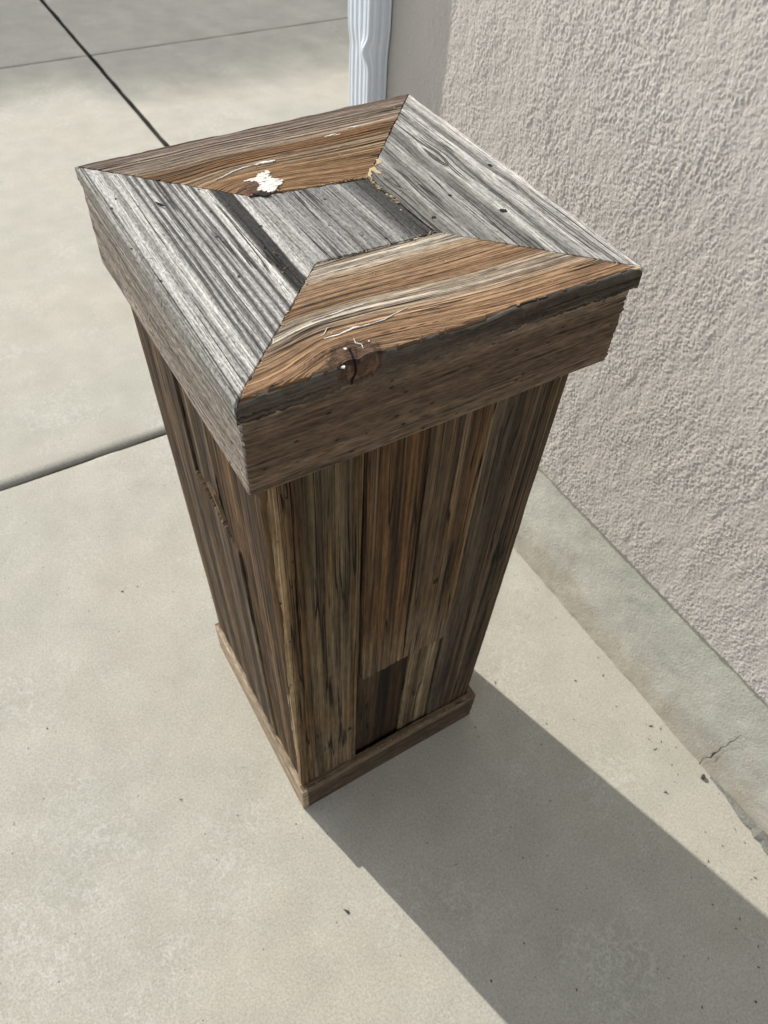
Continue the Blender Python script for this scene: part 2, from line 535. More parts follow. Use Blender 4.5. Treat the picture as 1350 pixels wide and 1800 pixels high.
T_, R_, N_ = (0.006, 0.005), (0.024, 0.013), (0.004, 0.003)
g1, g2, g3 = 0.009, 0.005, 0.008
slab(-2.88, XW + 0.004, -4.2, Y3 - g3, (T_, N_, T_, N_), 0.003, 1)
slab(-2.88, XW - g1, Y3 + g3, Y2 - g2, (T_, T_, R_, T_), 0.0, 2)
slab(XW + g1, 2.75, Y3 + g3, Y2 - g2, (T_, T_, R_, T_), 0.0, 3)
slab(-2.88, XW - g1, Y2 + g2, 5.3, (T_, T_, T_, T_), 0.0, 4)
slab(XW + g1, 2.75, Y2 + g2, 5.3, (T_, T_, T_, T_), 0.0, 5)
slab(2.75 + g1, 5.38, Y3 + g3, Y2 - g2, (T_, T_, R_, T_), 0.0, 6)
slab(2.75 + g1, 5.38, Y2 + g2, 5.3, (T_, T_, T_, T_), 0.0, 7)
slab(-2.88, XW - g1, 5.308, 7.68, (T_, T_, T_, T_), 0.0, 8)
slab(XW + g1, 2.75, 5.308, 7.68, (T_, T_, T_, T_), 0.0, 9)
slab(2.75 + g1, 5.38, 5.308, 7.68, (T_, T_, T_, T_), 0.0, 10)

# ================================================================== house
HX1, HY0, HY1, ZF, ZT = 8.0, -9.0, Y3 + 0.004, 0.2548, 2.75
house = empty('house', (XW, HY1, 0))
tag(house, 'beige stucco house corner on a grey concrete foundation beside the driveway', 'house')
def child(name, verts, faces, mat, parent, **k):
    off = np.array(parent.location)
    return mesh_obj(name, np.asarray(verts, float) - off, faces, mat, parent, **k)

def stucco_wall():
    rng = np.random.default_rng(11)
    st = 0.0013
    yf = np.append(np.arange(-0.52, HY1 - 0.0001, st), HY1)
    zf = np.arange(ZF, 1.14, st)
    ny, nz = len(yf), len(zf)
    # dashed and lightly floated coat: small lumps, some pressed flat, dragged in places by the trowel
    a = vnoise2(nz, ny, 1.75, 1.4, rng)
    b = vnoise2(nz, ny, 1.2, 1.1, rng)
    c = vnoise2(nz, ny, 3.6, 2.0, rng)
    d = vnoise2(nz, ny, 17, 8, rng)
    e = vnoise2(nz, ny, 46, 30, rng)
    h = 0.50 * a + 0.30 * b + 0.36 * c + 0.24 * d
    h = (h - h.mean()) / h.std()
    h = np.tanh(h * 0.6) * 1.25
    amp = 0.8 + 0.45 * np.clip((e - 0.3) / 0.4, 0, 1)
    H = 0.0012 + h * 0.00054 * amp + 0.0008 * (e - 0.5) + 0.0005 * (d - .5)
    fade = np.clip(np.minimum((np.arange(ny) * st / .10)[None, :], ((nz - 1 - np.arange(nz)) * st / .10)[:, None]), 0, 1)
    H = 0.0009 + (H - 0.0009) * fade
    yy = np.concatenate([np.linspace(HY0, -0.52, 24)[:-1], yf])
    zz = np.concatenate([zf, np.linspace(1.14, ZT, 10)[1:]])
    Hf = np.full((len(zz), len(yy)), 0.0009)
    Hf[:nz, -ny:] = H
    wob = vnoise1(len(yy), 14, rng, 0.0012)
    Y, Z = np.meshgrid(yy, zz)
    Z = Z.copy()
    Z[0] += wob
    X = XW - 0.004 - Hf
    V = np.stack([X, Y, Z], -1).reshape(-1, 3)
    n_y, n_z = len(yy), len(zz)
    idx = np.arange(n_y * n_z).reshape(n_z, n_y)
    F = np.stack([idx[:-1, :-1], idx[1:, :-1], idx[1:, 1:], idx[:-1, 1:]], -1).reshape(-1, 4)
    # return under the stucco edge
    b0 = len(V)
    low = V[idx[0]].copy()
    low[:, 0] = XW + 0.012
    V = np.concatenate([V, low])
    bot = np.stack([idx[0, :-1], idx[0, 1:], np.arange(b0 + 1, b0 + n_y), np.arange(b0, b0 + n_y - 1)], -1)
    F = np.concatenate([F, bot])
    me = bpy.data.meshes.new('stucco_wall')
    off = np.array(house.location)
    V = V - off
    me.vertices.add(len(V))
    me.vertices.foreach_set('co', V.astype(np.float32).ravel())
    me.loops.add(F.size)
    me.loops.foreach_set('vertex_index', F.astype(np.int32).ravel())
    me.polygons.add(len(F))
    me.polygons.foreach_set('loop_start', np.arange(0, F.size, 4, dtype=np.int32))
    me.polygons.foreach_set('use_smooth', np.ones(len(F), dtype=bool))
    me.materials.append(M_stucco)
    me.update(calc_edges=True)
    me.validate()
    return link(bpy.data.objects.new('stucco_wall', me), house)
stucco_wall()
def box(x0, x1, y0, y1, z0, z1):
    v = [(x, y, z) for z in (z0, z1) for y in (y0, y1) for x in (x0, x1)]
    f = [[0, 2, 3, 1], [4, 5, 7, 6], [0, 1, 5, 4], [2, 6, 7, 3], [0, 4, 6, 2], [1, 3, 7, 5]]
    return v, f
v, f = box(XW + 0.012, HX1, HY0, HY1 - 0.001, ZF + 0.004, ZT)
child('rear_wall', v, f, M_stucco, house)

def foundation():
    rng = np.random.default_rng(12)
    ys = np.concatenate([np.linspace(HY0, -1.2, 20)[:-1], np.arange(-1.2, HY1 - .002, 0.008), [HY1]])
    zs = np.concatenate([[-0.14, -0.004], np.linspace(0.004, ZF + 0.006, 34)])
    Y, Z = np.meshgrid(ys, zs)
    h = vnoise2(len(zs), len(ys), 1.5, 1.5, rng) * 0.0010 + vnoise2(len(zs), len(ys), 4, 4, rng) * 0.0016 + vnoise2(len(zs), len(ys), 12, 20, rng) * 0.003
    foot = np.clip(1 - np.abs(Z) / 0.012, 0, 1) * (vnoise1(len(ys), 4, rng, 0.0022)[None] + vnoise1(len(ys), 1.5, rng, 0.0012)[None])
    X = XW + 0.003 - h - foot
    V = np.stack([X, Y, Z], -1).reshape(-1, 3)
    n_y, n_z = len(ys), len(zs)
    idx = np.arange(n_y * n_z).reshape(n_z, n_y)
    F = np.stack([idx[:-1, :-1], idx[1:, :-1], idx[1:, 1:], idx[:-1, 1:]], -1).reshape(-1, 4).tolist()
    # front return at the corner
    b0 = len(V)
    far = V[idx[:, -1]].copy()
    far[:, 0] = HX1
    V = np.concatenate([V, far])
    for k in range(n_z - 1):
        F.append([int(idx[k, -1]), int(idx[k + 1, -1]), b0 + k + 1, b0 + k])
    F = [[int(q) for q in f] for f in F]
    return child('foundation', V, F, M_found, house, smooth=True)
fnd = foundation()
# hairline crack in the foundation: a thin dark fissure
pts = [(-.4346, .002), (-.4335, .014), (-.4318, .024), (-.4345, .034), (-.4395, .044), (-.438, .058), (-.4405, .072), (-.4392, .088), (-.4432, .1), (-.4425, .115), (-.4452, .13), (-.4462, .152)]
wd = [.0016, .0012, .0010, .0012, .002, .0036, .0012, .0016, .0009, .0014, .001, .0004]
V = []
for (y, z), w in zip(pts, wd):
    x = XW - 0.0022
    V += [(x, y - w * .5, z), (x, y + w * .5, z)]
F = [[2 * i, 2 * i + 1, 2 * i + 3, 2 * i + 2] for i in range(len(pts) - 1)]
mesh_obj('crack', np.array(V) - np.array(house.location), F, plain('crack_shadow_gap', (0.06, 0.055, 0.045), .95), fnd)
# mortar bead where the slab meets the foundation
rng = np.random.default_rng(5)
V, F = [], []
ny = 90
for i, y in enumerate(np.linspace(-1.4, -0.46, ny)):
    k = 0.7 + 0.6 * rng.random()
    w = (0.004 + 0.012 * np.clip((-.49 - y) / .08, 0, 1)) * k
    hh = (0.003 + 0.010 * np.clip((-.50 - y) / .08, 0, 1)) * (0.6 + .6 * rng.random())
    for a in np.linspace(0, 1, 6):
        V.append((XW - 0.001 - w * math.cos(a * math.pi / 2) + .003 * a, y, 0.003 + hh * math.sin(a * math.pi / 2) - (0.004 if a == 0 else 0)))
for i in range(ny - 1):
    for j in range(5):
        q = i * 6 + j
        F.append([q, q + 1, q + 7, q + 6])
child('mortar_bead', V, F, plain('mortar', (.19, .19, .17), .95, .6, 220, 1.0), house)
# roof over the walls (above the frame)
v, f = box(XW - 0.35, HX1 + .35, HY0 - .35, HY1 + 0.4, ZT, ZT + 0.04)
child('soffit', v, f, M_white, house)
xm = (XW + HX1) / 2
V = [(XW - .35, HY0 - .35, ZT + .042), (XW - .35, HY1 + .4, ZT + .042), (HX1 + .35, HY0 - .35, ZT + .042), (HX1 + .35, HY1 + .4, ZT + .042),
     (xm, HY0 - .35, ZT + 1.9), (xm, HY1 + .4, ZT + 1.9)]
child('roof', V, [[0, 1, 5, 4], [2, 4, 5, 3], [0, 4, 2], [1, 3, 5]], M_roof, house)

# ---- downspout (top-level: strapped to the wall)
dsp = empty('downspout', (XW - 0.03, 0.70, 0))
tag(dsp, 'white ribbed metal downspout with a dent strapped to the stucco corner', 'downspout')
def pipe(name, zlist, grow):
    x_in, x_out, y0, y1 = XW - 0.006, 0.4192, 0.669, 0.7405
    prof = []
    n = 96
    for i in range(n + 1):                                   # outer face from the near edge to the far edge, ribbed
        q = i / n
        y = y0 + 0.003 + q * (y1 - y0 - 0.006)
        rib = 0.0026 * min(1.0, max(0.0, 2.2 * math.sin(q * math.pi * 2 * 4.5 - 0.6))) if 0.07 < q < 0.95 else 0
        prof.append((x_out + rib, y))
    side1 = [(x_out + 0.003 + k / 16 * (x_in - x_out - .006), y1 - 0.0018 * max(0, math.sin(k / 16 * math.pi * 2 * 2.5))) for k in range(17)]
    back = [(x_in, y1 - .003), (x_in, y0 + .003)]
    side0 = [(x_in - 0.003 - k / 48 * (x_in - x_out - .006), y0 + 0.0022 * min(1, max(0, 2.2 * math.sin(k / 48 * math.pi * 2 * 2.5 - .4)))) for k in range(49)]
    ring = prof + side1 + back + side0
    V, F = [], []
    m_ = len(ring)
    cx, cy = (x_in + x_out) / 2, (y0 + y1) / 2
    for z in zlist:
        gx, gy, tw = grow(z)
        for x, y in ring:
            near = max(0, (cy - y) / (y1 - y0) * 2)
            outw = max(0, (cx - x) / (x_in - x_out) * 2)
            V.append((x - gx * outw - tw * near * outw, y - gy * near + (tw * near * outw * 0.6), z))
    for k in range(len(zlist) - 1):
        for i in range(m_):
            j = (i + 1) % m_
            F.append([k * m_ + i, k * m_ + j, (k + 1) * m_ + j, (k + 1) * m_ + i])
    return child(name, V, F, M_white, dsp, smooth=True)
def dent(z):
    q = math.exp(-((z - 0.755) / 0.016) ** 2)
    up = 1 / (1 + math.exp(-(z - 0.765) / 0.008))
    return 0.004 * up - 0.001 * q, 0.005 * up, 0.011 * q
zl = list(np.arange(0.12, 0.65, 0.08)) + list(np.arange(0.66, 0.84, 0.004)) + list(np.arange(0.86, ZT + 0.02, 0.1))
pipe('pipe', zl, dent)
# elbow at the foot
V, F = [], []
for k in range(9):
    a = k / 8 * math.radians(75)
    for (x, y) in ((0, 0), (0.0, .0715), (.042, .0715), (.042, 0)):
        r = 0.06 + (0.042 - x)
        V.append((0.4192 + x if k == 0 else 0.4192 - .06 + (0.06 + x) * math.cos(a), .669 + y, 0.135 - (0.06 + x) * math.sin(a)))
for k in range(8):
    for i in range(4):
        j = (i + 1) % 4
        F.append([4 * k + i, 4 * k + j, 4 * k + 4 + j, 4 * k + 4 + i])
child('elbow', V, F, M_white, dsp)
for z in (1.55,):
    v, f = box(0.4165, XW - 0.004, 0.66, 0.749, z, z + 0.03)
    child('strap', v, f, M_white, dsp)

# ================================================================== unseen leafy row added beyond the driveway, top shaped to shade the far slabs
def shade_hedge():
    rng = np.random.default_rng(3)
    y0 = 12.0
    o = empty('shade_hedge', (-1.5, y0, 0))
    tag(o, 'tall thin leafy row, unseen, added to shade the far slabs of the driveway', 'shade_hedge')
    tl = math.tan(SUN_EL)
    ex = np.array([-4, -2, -.8, 0.07, .2, .36, .41, .68, .93, 1.49, 2.2, 3, 5])
    ey = np.array([2.7, 2.9, 2.8, 2.86, 2.89, 2.89, 2.74, 2.66, 2.68, 2.62, 2.7, 2.6, 2.7]) - .07
    dx = math.tan(-SUN_AZ)
    n = 340000
    x = rng.uniform(-4.8, 1.2, n)
    yy = y0 + rng.uniform(-.22, .22, n)
    gx = x + dx * (y0 - 2.75)
    top = (y0 - np.interp(gx, ex, ey)) / math.cos(SUN_AZ) * tl
    z = np.where(rng.random(n) < .78, top - 1.9 * rng.random(n), .25 + (top - .3) * rng.random(n))
    z = np.minimum(z, top - .02 + rng.normal(size=n) * .02 - .1 * np.abs(yy - y0))
    c = np.stack([x + 1.5, yy - y0, z], 1)
    a = rng.normal(size=(n, 3))
    a /= np.linalg.norm(a, axis=1)[:, None]
    b = np.cross(a, rng.normal(size=(n, 3)))
    b /= np.linalg.norm(b, axis=1)[:, None]
    sz = (.0080 + .005 * rng.random((n, 1)))
    V = np.stack([c - a * sz, c + b * sz * .5, c + a * sz, c - b * sz * .5], 1).reshape(-1, 3)
    mesh_obj('shade_foliage', V, np.arange(4 * n).reshape(-1, 4).tolist(), M_leaf, o)
    V, F = [], []
    for xs in np.arange(-4.6, 1.2, .55):
        xs += rng.uniform(-.15, .15)
        b0 = len(V)
        for zz, r in ((-.16, .035), (2.4, .022), (5.0, .006)):
            for k in range(6):
                V.append((xs + 1.5 + r * math.cos(k * 1.047) + rng.normal() * .01, r * math.sin(k * 1.047), zz))
        for q in range(2):
            for k in range(6):
                F.append([b0 + 6 * q + k, b0 + 6 * q + (k + 1) % 6, b0 + 6 * q + 6 + (k + 1) % 6, b0 + 6 * q + 6 + k])
    mesh_obj('stems', V, F, M_bark, o)
shade_hedge()

# ================================================================== pedestal
H = 0.8956
ped = empty('pedestal', (0, 0, 0))
tag(ped, 'weathered reclaimed barn wood pedestal with a mitred overhanging lid on the driveway', 'pedestal')

# corners measured on the lid
A_, B_, C_, D_ = (-.1813, .1777, H), (.1865, .1924, H), (.1807, -.1835, H), (-.1829, -.1822, H)
IB, IC, ID, IA = (.050, .046, H), (.056, -.062, H), (-.059, -.058, H), (-.062, .061, H)

GREY = lambda g, w=0.0: (g * (1.0 + w), g * (1.0 + w * .35), g * (1.0 - w * .35))
# front lid board: brown, a knot on its outer edge
def warp_front(u, v):
    du = u - 0.093
    w = np.where(du > 0, 0.085, 0.040)
    q = v - 0.034 * np.exp(-(du / w) ** 2) * np.exp(-np.clip(v, 0, 1) / 0.050) - 0.02 * np.clip(u - .1, 0, .3) * np.clip(v / .1, 0, 1)
    q = np.where(v > 0.0045, 0.004 + np.abs(q - 0.004), q)      # grain turns back on itself below the knot
    return np.where(v <= 0.0045, np.minimum(v, 0.0045) * 1.5 - .006, q)
pf = [(-.125, (.095, .076, .058)), (-.06, (.06, .048, .037)), (-.03, (.12, .10, .08)), (-.008, (0.296, 0.272, 0.238)), (.015, (0.131, 0.085, 0.055)), (.04, (0.217, 0.130, 0.073)), (.07, (0.326, 0.200, 0.112)), (.10, (0.217, 0.124, 0.071)), (.13, (0.359, 0.223, 0.125)),
      (.17, (0.217, 0.130, 0.073)), (.21, (0.394, 0.257, 0.155)), (.25, (0.239, 0.147, 0.084)), (.29, (0.445, 0.348, 0.251)), (.32, (0.230, 0.152, 0.099)), (.36, (0.521, 0.462, 0.374)),
      (.40, (0.256, 0.198, 0.149)), (.43, (0.483, 0.405, 0.307)), (.48, (0.257, 0.164, 0.096)), (.55, (0.217, 0.127, 0.069)), (.62, (0.279, 0.181, 0.108)), (.68, (0.206, 0.124, 0.070)),
      (.74, (0.274, 0.187, 0.113)), (.79, (0.322, 0.244, 0.171)), (.83, (0.510, 0.451, 0.373)), (.87, (0.292, 0.243, 0.190)), (.90, (0.546, 0.497, 0.419)), (.94, (0.300, 0.232, 0.164)), (.97, (0.474, 0.416, 0.328)), (1.02, (0.279, 0.220, 0.162))]
m_front = wood('brown_lid_wood_front', 0.122, pf, 1.0, wander=.6, band=.13, c1=.24, c2=.32, c3=.30, crack=.9, ws=280, wf=700, blot=(90, 220), us=3.0, uf=26, ring=(215, .85, .55), bump=1.0, stain=(.085, .046, .022), stain_amt=.35, streak=.16, knot=((.095, .007, .0205, .0185), (.122, .072, .047), (.0905, .28, .0013, .016)))
def wane_front(U, V):
    e = np.sin(U * 43) * .0012 + np.sin(U * 97 + 1) * .0008
    return -0.0055 * np.clip(1 - V / (0.0055 + e), 0, 1) ** 1.6 + 0.0022 * (np.exp(-((U - .083) / .006) ** 2) + np.exp(-((U - .105) / .009) ** 2)) * np.exp(-(V / .016) ** 2) - .0016 * np.exp(-((U - .0935) / .0022) ** 2) * np.exp(-(V / .014) ** 2)
lb_f = board('lid_board', D_, C_, IC, ID, 0.0118, m_front, ped, 101, 170, 56, .0012, .0012, warp=warp_front, wane=wane_front, side=.0007)
# the dark split in the knot
# back lid board
def warp_back(u, v):   # u from B (right) to A (left); v from outer edge to inner
    du = u - 0.243
    w = np.where(du < 0, 0.075, 0.035)
    q = v + 0.030 * np.exp(-(du / w) ** 2) * np.exp(-np.clip(.125 - v, 0, 1) / .045)
    return 0.124 - np.abs(0.124 - q)
pb = [(0, (.12, .085, .065)), (.06, (.17, .125, .10)), (.13, (.24, .19, .155)), (.17, (.16, .115, .085)), (.24, (.30, .245, .20)), (.28, (.19, .13, .09)), (.33, (.33, .26, .20)),
      (.38, (.185, .105, .05)), (.46, (.165, .083, .033)), (.53, (.19, .10, .045)), (.58, (.30, .225, .15)), (.62, (.18, .10, .045)), (.67, (.36, .27, .18)), (.70, (.19, .11, .05)),
      (.75, (.29, .185, .10)), (.79, (.17, .09, .042)), (.84, (.28, .17, .085)), (.88, (.15, .08, .038)), (.93, (.27, .16, .08)), (.97, (.17, .09, .04)), (1.04, (.10, .055, .03)), (1.1, (.06, .032, .02))]
m_back = wood('brown_lid_wood_back', 0.132, pb, 2.0, wander=.6, band=.12, c1=.24, c2=.32, c3=.30, crack=.85, us=3.0, ws=280, wf=700, uf=26, blot=(90, 220), ring=(190, .8, .55), bump=1.0, streak=.16, knot=((.243, .1165, .0210, .0165), (.135, .075, .046), None))
lb_b = board('lid_board', B_, A_, IA, IB, 0.0118, m_back, ped, 102, 110, 44, .0013, .0010, warp=warp_back)
# left lid board, silver grey with dark bands
pl = [(0, (0.260, 0.250, 0.230)), (.022, (0.422, 0.409, 0.384)), (.028, (0.040, 0.038, 0.036)), (.036, (0.471, 0.459, 0.434)), (.05, (0.050, 0.048, 0.045)), (.058, (0.521, 0.508, 0.490)), (.12, (0.620, 0.608, 0.589)), (.165, (0.270, 0.265, 0.255)), (.185, (0.570, 0.564, 0.546)), (.25, (0.620, 0.608, 0.589)), (.265, (0.446, 0.434, 0.422)), (.28, (0.090, 0.088, 0.086)),
      (.305, (0.546, 0.539, 0.527)), (.33, (0.075, 0.075, 0.073)), (.355, (0.620, 0.614, 0.601)), (.395, (0.085, 0.085, 0.083)), (.43, (0.595, 0.589, 0.577)), (.46, (0.060, 0.060, 0.058)), (.49, (0.620, 0.614, 0.601)),
      (.52, (0.075, 0.075, 0.073)), (.555, (0.558, 0.552, 0.539)), (.585, (0.060, 0.060, 0.058)), (.615, (0.620, 0.614, 0.601)), (.645, (0.060, 0.060, 0.058)), (.67, (0.570, 0.564, 0.546)), (.735, (0.645, 0.632, 0.608)), (.76, (0.070, 0.070, 0.068)),
      (.79, (0.045, 0.045, 0.043)), (.88, (0.045, 0.045, 0.043)), (.89, (0.521, 0.515, 0.496)), (.96, (0.496, 0.490, 0.477)), (1.02, (0.280, 0.275, 0.270))]
m_left = wood('silver_lid_wood_left', 0.122, pl, 3.0, wander=.35, band=.05, c1=.34, c2=.36, c3=.46, crack=.8, us=1.8, ws=330, wf=720, uf=24, blot=(190, 480), bump=1.4, spec=.03)
lb_l = board('lid_board', A_, D_, ID, IA, 0.0118, m_left, ped, 103, 160, 44, .0003, .0008, relief=.0002)
# right lid board
pr = [(0, (0.652, 0.630, 0.595)), (.08, (0.566, 0.552, 0.524)), (.13, (0.240, 0.232, 0.220)), (.18, (0.623, 0.608, 0.581)), (.26, (0.524, 0.510, 0.488)), (.31, (0.176, 0.172, 0.168)), (.35, (0.524, 0.517, 0.496)), (.43, (0.467, 0.461, 0.439)),
      (.49, (0.192, 0.188, 0.180)), (.54, (0.152, 0.148, 0.144)), (.60, (0.439, 0.432, 0.418)), (.68, (0.232, 0.228, 0.220)), (.74, (0.184, 0.180, 0.172)), (.80, (0.454, 0.446, 0.425)), (.88, (0.192, 0.188, 0.180)), (.95, (0.232, 0.224, 0.212)), (1.02, (0.152, 0.144, 0.136))]
m_right = wood('silver_lid_wood_right', 0.13, pr, 4.6, wander=1.0, band=.12, c1=.34, c2=.40, c3=.38, crack=.8, us=3, ws=330, wf=700, uf=22, blot=(130, 380), bump=1.3, ring=(120, .5, .55), streak=.05)
def warp_right(u, v):
    r = 0
    for (uk, vk, a) in ((.238, .055, .006), (.165, .022, .004), (.215, .118, .004)):
        r = r + a * np.sign(v - vk) * np.exp(-((u - uk) / .02) ** 2) * np.exp(-np.abs(v - vk) / .015)
    return v - r
lb_r = board('lid_board', C_, B_, IB, IC, 0.0118, m_right, ped, 104, 110, 44, .0008, .0008, warp=warp_right, relief=.00014)
# centre panel of the lid
pc = [(0, (.36, .355, .345)), (.08, (.44, .435, .425)), (.15, (.24, .238, .235)), (.20, (.40, .395, .385)), (.28, (.22, .218, .215)), (.33, (.37, .365, .355)), (.40, (.19, .188, .185)), (.45, (.35, .345, .335)), (.52, (.20, .198, .195)),
      (.58, (.34, .335, .325)), (.64, (.20, .198, .195)), (.70, (.42, .415, .40)), (.745, (.26, .258, .25)), (.79, (.15, .15, .147)), (.86, (.09, .09, .087)), (.92, (.055, .055, .053)), (.96, (.075, .074, .072)), (1.0, (.06, .06, .058))]
m_centre = wood('silver_lid_wood_centre', 0.112, pc, 5.0, wander=.5, band=.08, c1=.36, c2=.36, c3=.46, crack=.8, us=1.8, ws=330, wf=720, uf=24, blot=(190, 480), bump=1.3, spec=.03, streak=.1)
e_ = 0.0006
board('lid_panel', (IA[0] + e_, IA[1] - e_, H - .0006), (ID[0] + e_, ID[1] + e_, H - .0006), (IC[0] - e_, IC[1] + e_, H - .0006), (IB[0] - e_, IB[1] - e_, H - .0006), 0.0115, m_centre, ped, 105, 60, 44, .0005, .0005)

# apron under the lid
za, zb = H - 0.0122, H - 0.0975
pa = [(0, (.17, .122, .082)), (.12, (.145, .10, .066)), (.3, (.12, .082, .054)), (.55, (.105, .070, .046)), (.8, (.125, .086, .058)), (.90, (.19, .14, .10)), (1.0, (.27, .205, .145))]
m_apf = wood('sawn_apron_wood_front', 0.08, pa, 6.0, wander=2.0, band=.6, wb=30, c1=.20, c2=.32, c3=.48, ws=170, wf=480, crack=.5, us=9, uf=50, blot=(70, 260), bump=1.5, spec=.03, lite=((.27, .195, .13), .45, 260), streak=.25)
def saw(seed, dx):
    return None
board('apron_board', (-.1783, -.1785, zb), (.1772, -.1805, zb), (.1772, -.1790, za), (-.1783, -.1770, za), 0.0175, m_apf, ped, 110, 90, 40, .0004, .0002, end1=.0030, side=.0001)
pal = [(0, (.29, .245, .205)), (.2, (.26, .22, .185)), (.45, (.22, .185, .155)), (.65, (.25, .215, .185)), (.85, (.24, .205, .18)), (.95, (.33, .29, .25)), (1.0, (.28, .26, .24))]
m_apl = wood('sawn_apron_wood_left', 0.08, pal, 7.0, wander=1.2, band=.4, wb=40, c1=.22, c2=.34, c3=.60, ws=190, wf=480, crack=.6, us=8, uf=50, blot=(120, 330), bump=1.5, spec=.08, streak=.2)
board('apron_board', (-.1800, .1795, zb), (-.1790, -.1770, zb), (-.1793, -.1765, za), (-.1795, .1775, za), 0.0175, m_apl, ped, 111, 90, 26, .0006, .0002, side=.0001)
board('apron_board', (.1795, -.1590, zb), (.1835, .1885, zb), (.1835, .1885, za), (.1795, -.1590, za), 0.0175, m_apf, ped, 112, 60, 20, .0007, .001)
board('apron_board', (.1650, .1870, zb), (-.1610, .1760, zb), (-.1610, .1760, za), (.1650, .1870, za), 0.0175, m_apf, ped, 113, 60, 20, .0007, .001)

# body: planks
BR = lambda r, g, b: (r, g, b)
def body_mat(name, width, prof, seed, **k):
    kw = dict(wander=.5, band=.45, wb=110, c1=.50, c2=.42, c3=.34, ws=260, wf=640, us=1.3, uf=7, crack=1.0, wc=130, dark=(.010, .007, .005), bump=1.3, blot=(40, 190), stain=(.12, .066, .024), stain_amt=.55, lite=((.24, .172, .108), .65, 280), streak=.46)
    kw.update(k)
    return wood(name, width, prof, seed, **kw)
m_b1 = body_mat('front_plank_grey_brown', .08, [(0, (0.1292, 0.0780, 0.0348)), (.12, (0.0562, 0.0360, 0.0190)), (.35, (0.1179, 0.0860, 0.0506)), (.5, (0.0697, 0.0480, 0.0269)), (.65, (0.1258, 0.0900, 0.0514)), (.8, (0.0562, 0.0350, 0.0174)), (1, (0.1123, 0.0660, 0.0285))], 10.0, tone=(.30, .05, (.17, .122, .076), .7))
m_b2 = body_mat('front_plank_orange_brown', .07, [(0, (0.0432, 0.0216, 0.0099)), (.2, (0.1242, 0.0647, 0.0270)), (.4, (0.0486, 0.0255, 0.0117)), (.6, (0.1512, 0.0804, 0.0342)), (.8, (0.0540, 0.0274, 0.0126)), (1, (0.1188, 0.0686, 0.0324))], 11.0, tone=(.13, .02, (.14, .096, .056), .8))
m_b2b = body_mat('front_plank_brown', .075, [(0, (0.1350, 0.0784, 0.0352)), (.25, (0.0540, 0.0294, 0.0150)), (.5, (0.1242, 0.0833, 0.0510)), (.75, (0.0562, 0.0353, 0.0202)), (1, (0.1080, 0.0706, 0.0405))], 12.0, tone=(.15, .03, (.16, .115, .072), .8))
m_b3 = body_mat('front_plank_charcoal', .09, [(0, (0.1120, 0.0749, 0.0432)), (.2, (0.0426, 0.0288, 0.0168)), (.4, (0.0851, 0.0595, 0.0384)), (.6, (0.0381, 0.0269, 0.0168)), (.8, (0.0739, 0.0557, 0.0384)), (1, (0.0694, 0.0538, 0.0384))], 13.0, stain_amt=.3, streak=.35)
m_ins1 = body_mat('short_plank_dark', .065, [(0, (.014, .008, .004)), (.3, (.040, .022, .010)), (.5, (.012, .007, .004)), (.7, (.034, .019, .009)), (.85, (.060, .038, .020)), (1, (.045, .029, .016))], 14.0, stain_amt=.05, lite=((.10, .062, .03), .4, 260))
m_ins2 = body_mat('short_plank_grey', .065, [(0, (0.1050, 0.0735, 0.0420)), (.3, (0.2100, 0.1617, 0.0966)), (.55, (0.0735, 0.0490, 0.0269)), (.8, (0.1995, 0.1470, 0.0840)), (1, (0.1050, 0.0735, 0.0403))], 15.0, stain_amt=.2)
m_side = body_mat('left_plank_brown', .11, [(0, (0.0928, 0.0528, 0.0237)), (.2, (0.0278, 0.0155, 0.0075)), (.4, (0.1206, 0.0776, 0.0449)), (.55, (0.0325, 0.0194, 0.0106)), (.75, (0.1114, 0.0660, 0.0324)), (1, (0.0464, 0.0272, 0.0137))], 16.0)
m_side2 = body_mat('left_plank_grey', .11, [(0, (0.1086, 0.0794, 0.0523)), (.25, (0.0362, 0.0235, 0.0146)), (.5, (0.1176, 0.0848, 0.0548)), (.75, (0.0452, 0.0287, 0.0170)), (1, (0.0995, 0.0643, 0.0365))], 17.0, stain_amt=.4)
m_edge = body_mat('plank_edge_tan', .024, [(0, (.09, .056, .027)), (.4, (.115, .072, .034)), (.55, (.23, .155, .085)), (.8, (.33, .235, .135)), (1, (.24, .165, .095))], 18.0, spec=.05, c1=.35, streak=.4, band=.4, stain_amt=.3, lite=((.38, .28, .17), .5, 260))

# front planks; top is hidden inside the apron, feet stand inside the base boards
ZTOP = 0.86
YT, YB = -.1565, -.1530
def fp(xb0, xb1, xt0, xt1, z0, z1, mat, seed, dy=0.0, th=.017, end=.0012, zskew=0.0, **k):
    yb = YB + (YT - YB) * z0 / .8 + dy
    yt = YB + (YT - YB) * z1 / .8 + dy
    # grain runs upward: 00 = bottom right?  normal must face -Y: (up) x (dir) = -Y  ->  dir = +X... up x (+X) = +Y, so start on the right
    return board('body_plank', (xb1, yb, z0 + zskew), (xt1, yt, z1), (xt0, yt, z1), (xb0, yb, z0), th, mat, ped, seed, 90, 24, .0007, end, **k)
fp(-.1380, -.0568, -.1362, -.0668, .004, ZTOP, m_b1, 201)
fp(-.0545, .0070, -.0645, -.0006, .338, ZTOP, m_b2, 202, dy=-.0015, end=.0022, zskew=.002)
fp(.0090, .0755, .0016, .0755, .341, ZTOP, m_b2b, 203, dy=-.0020, end=.0022, zskew=.002)
fp(.0780, .1605, .0780, .1650, .004, ZTOP, m_b3, 204, dy=.0018)
fp(-.0550, .0240, -.0550, .0240, .004, .345, m_ins1, 205, dy=.0075)
fp(.0250, .0760, .0250, .0760, .004, .35, m_ins2, 206, dy=.0045)
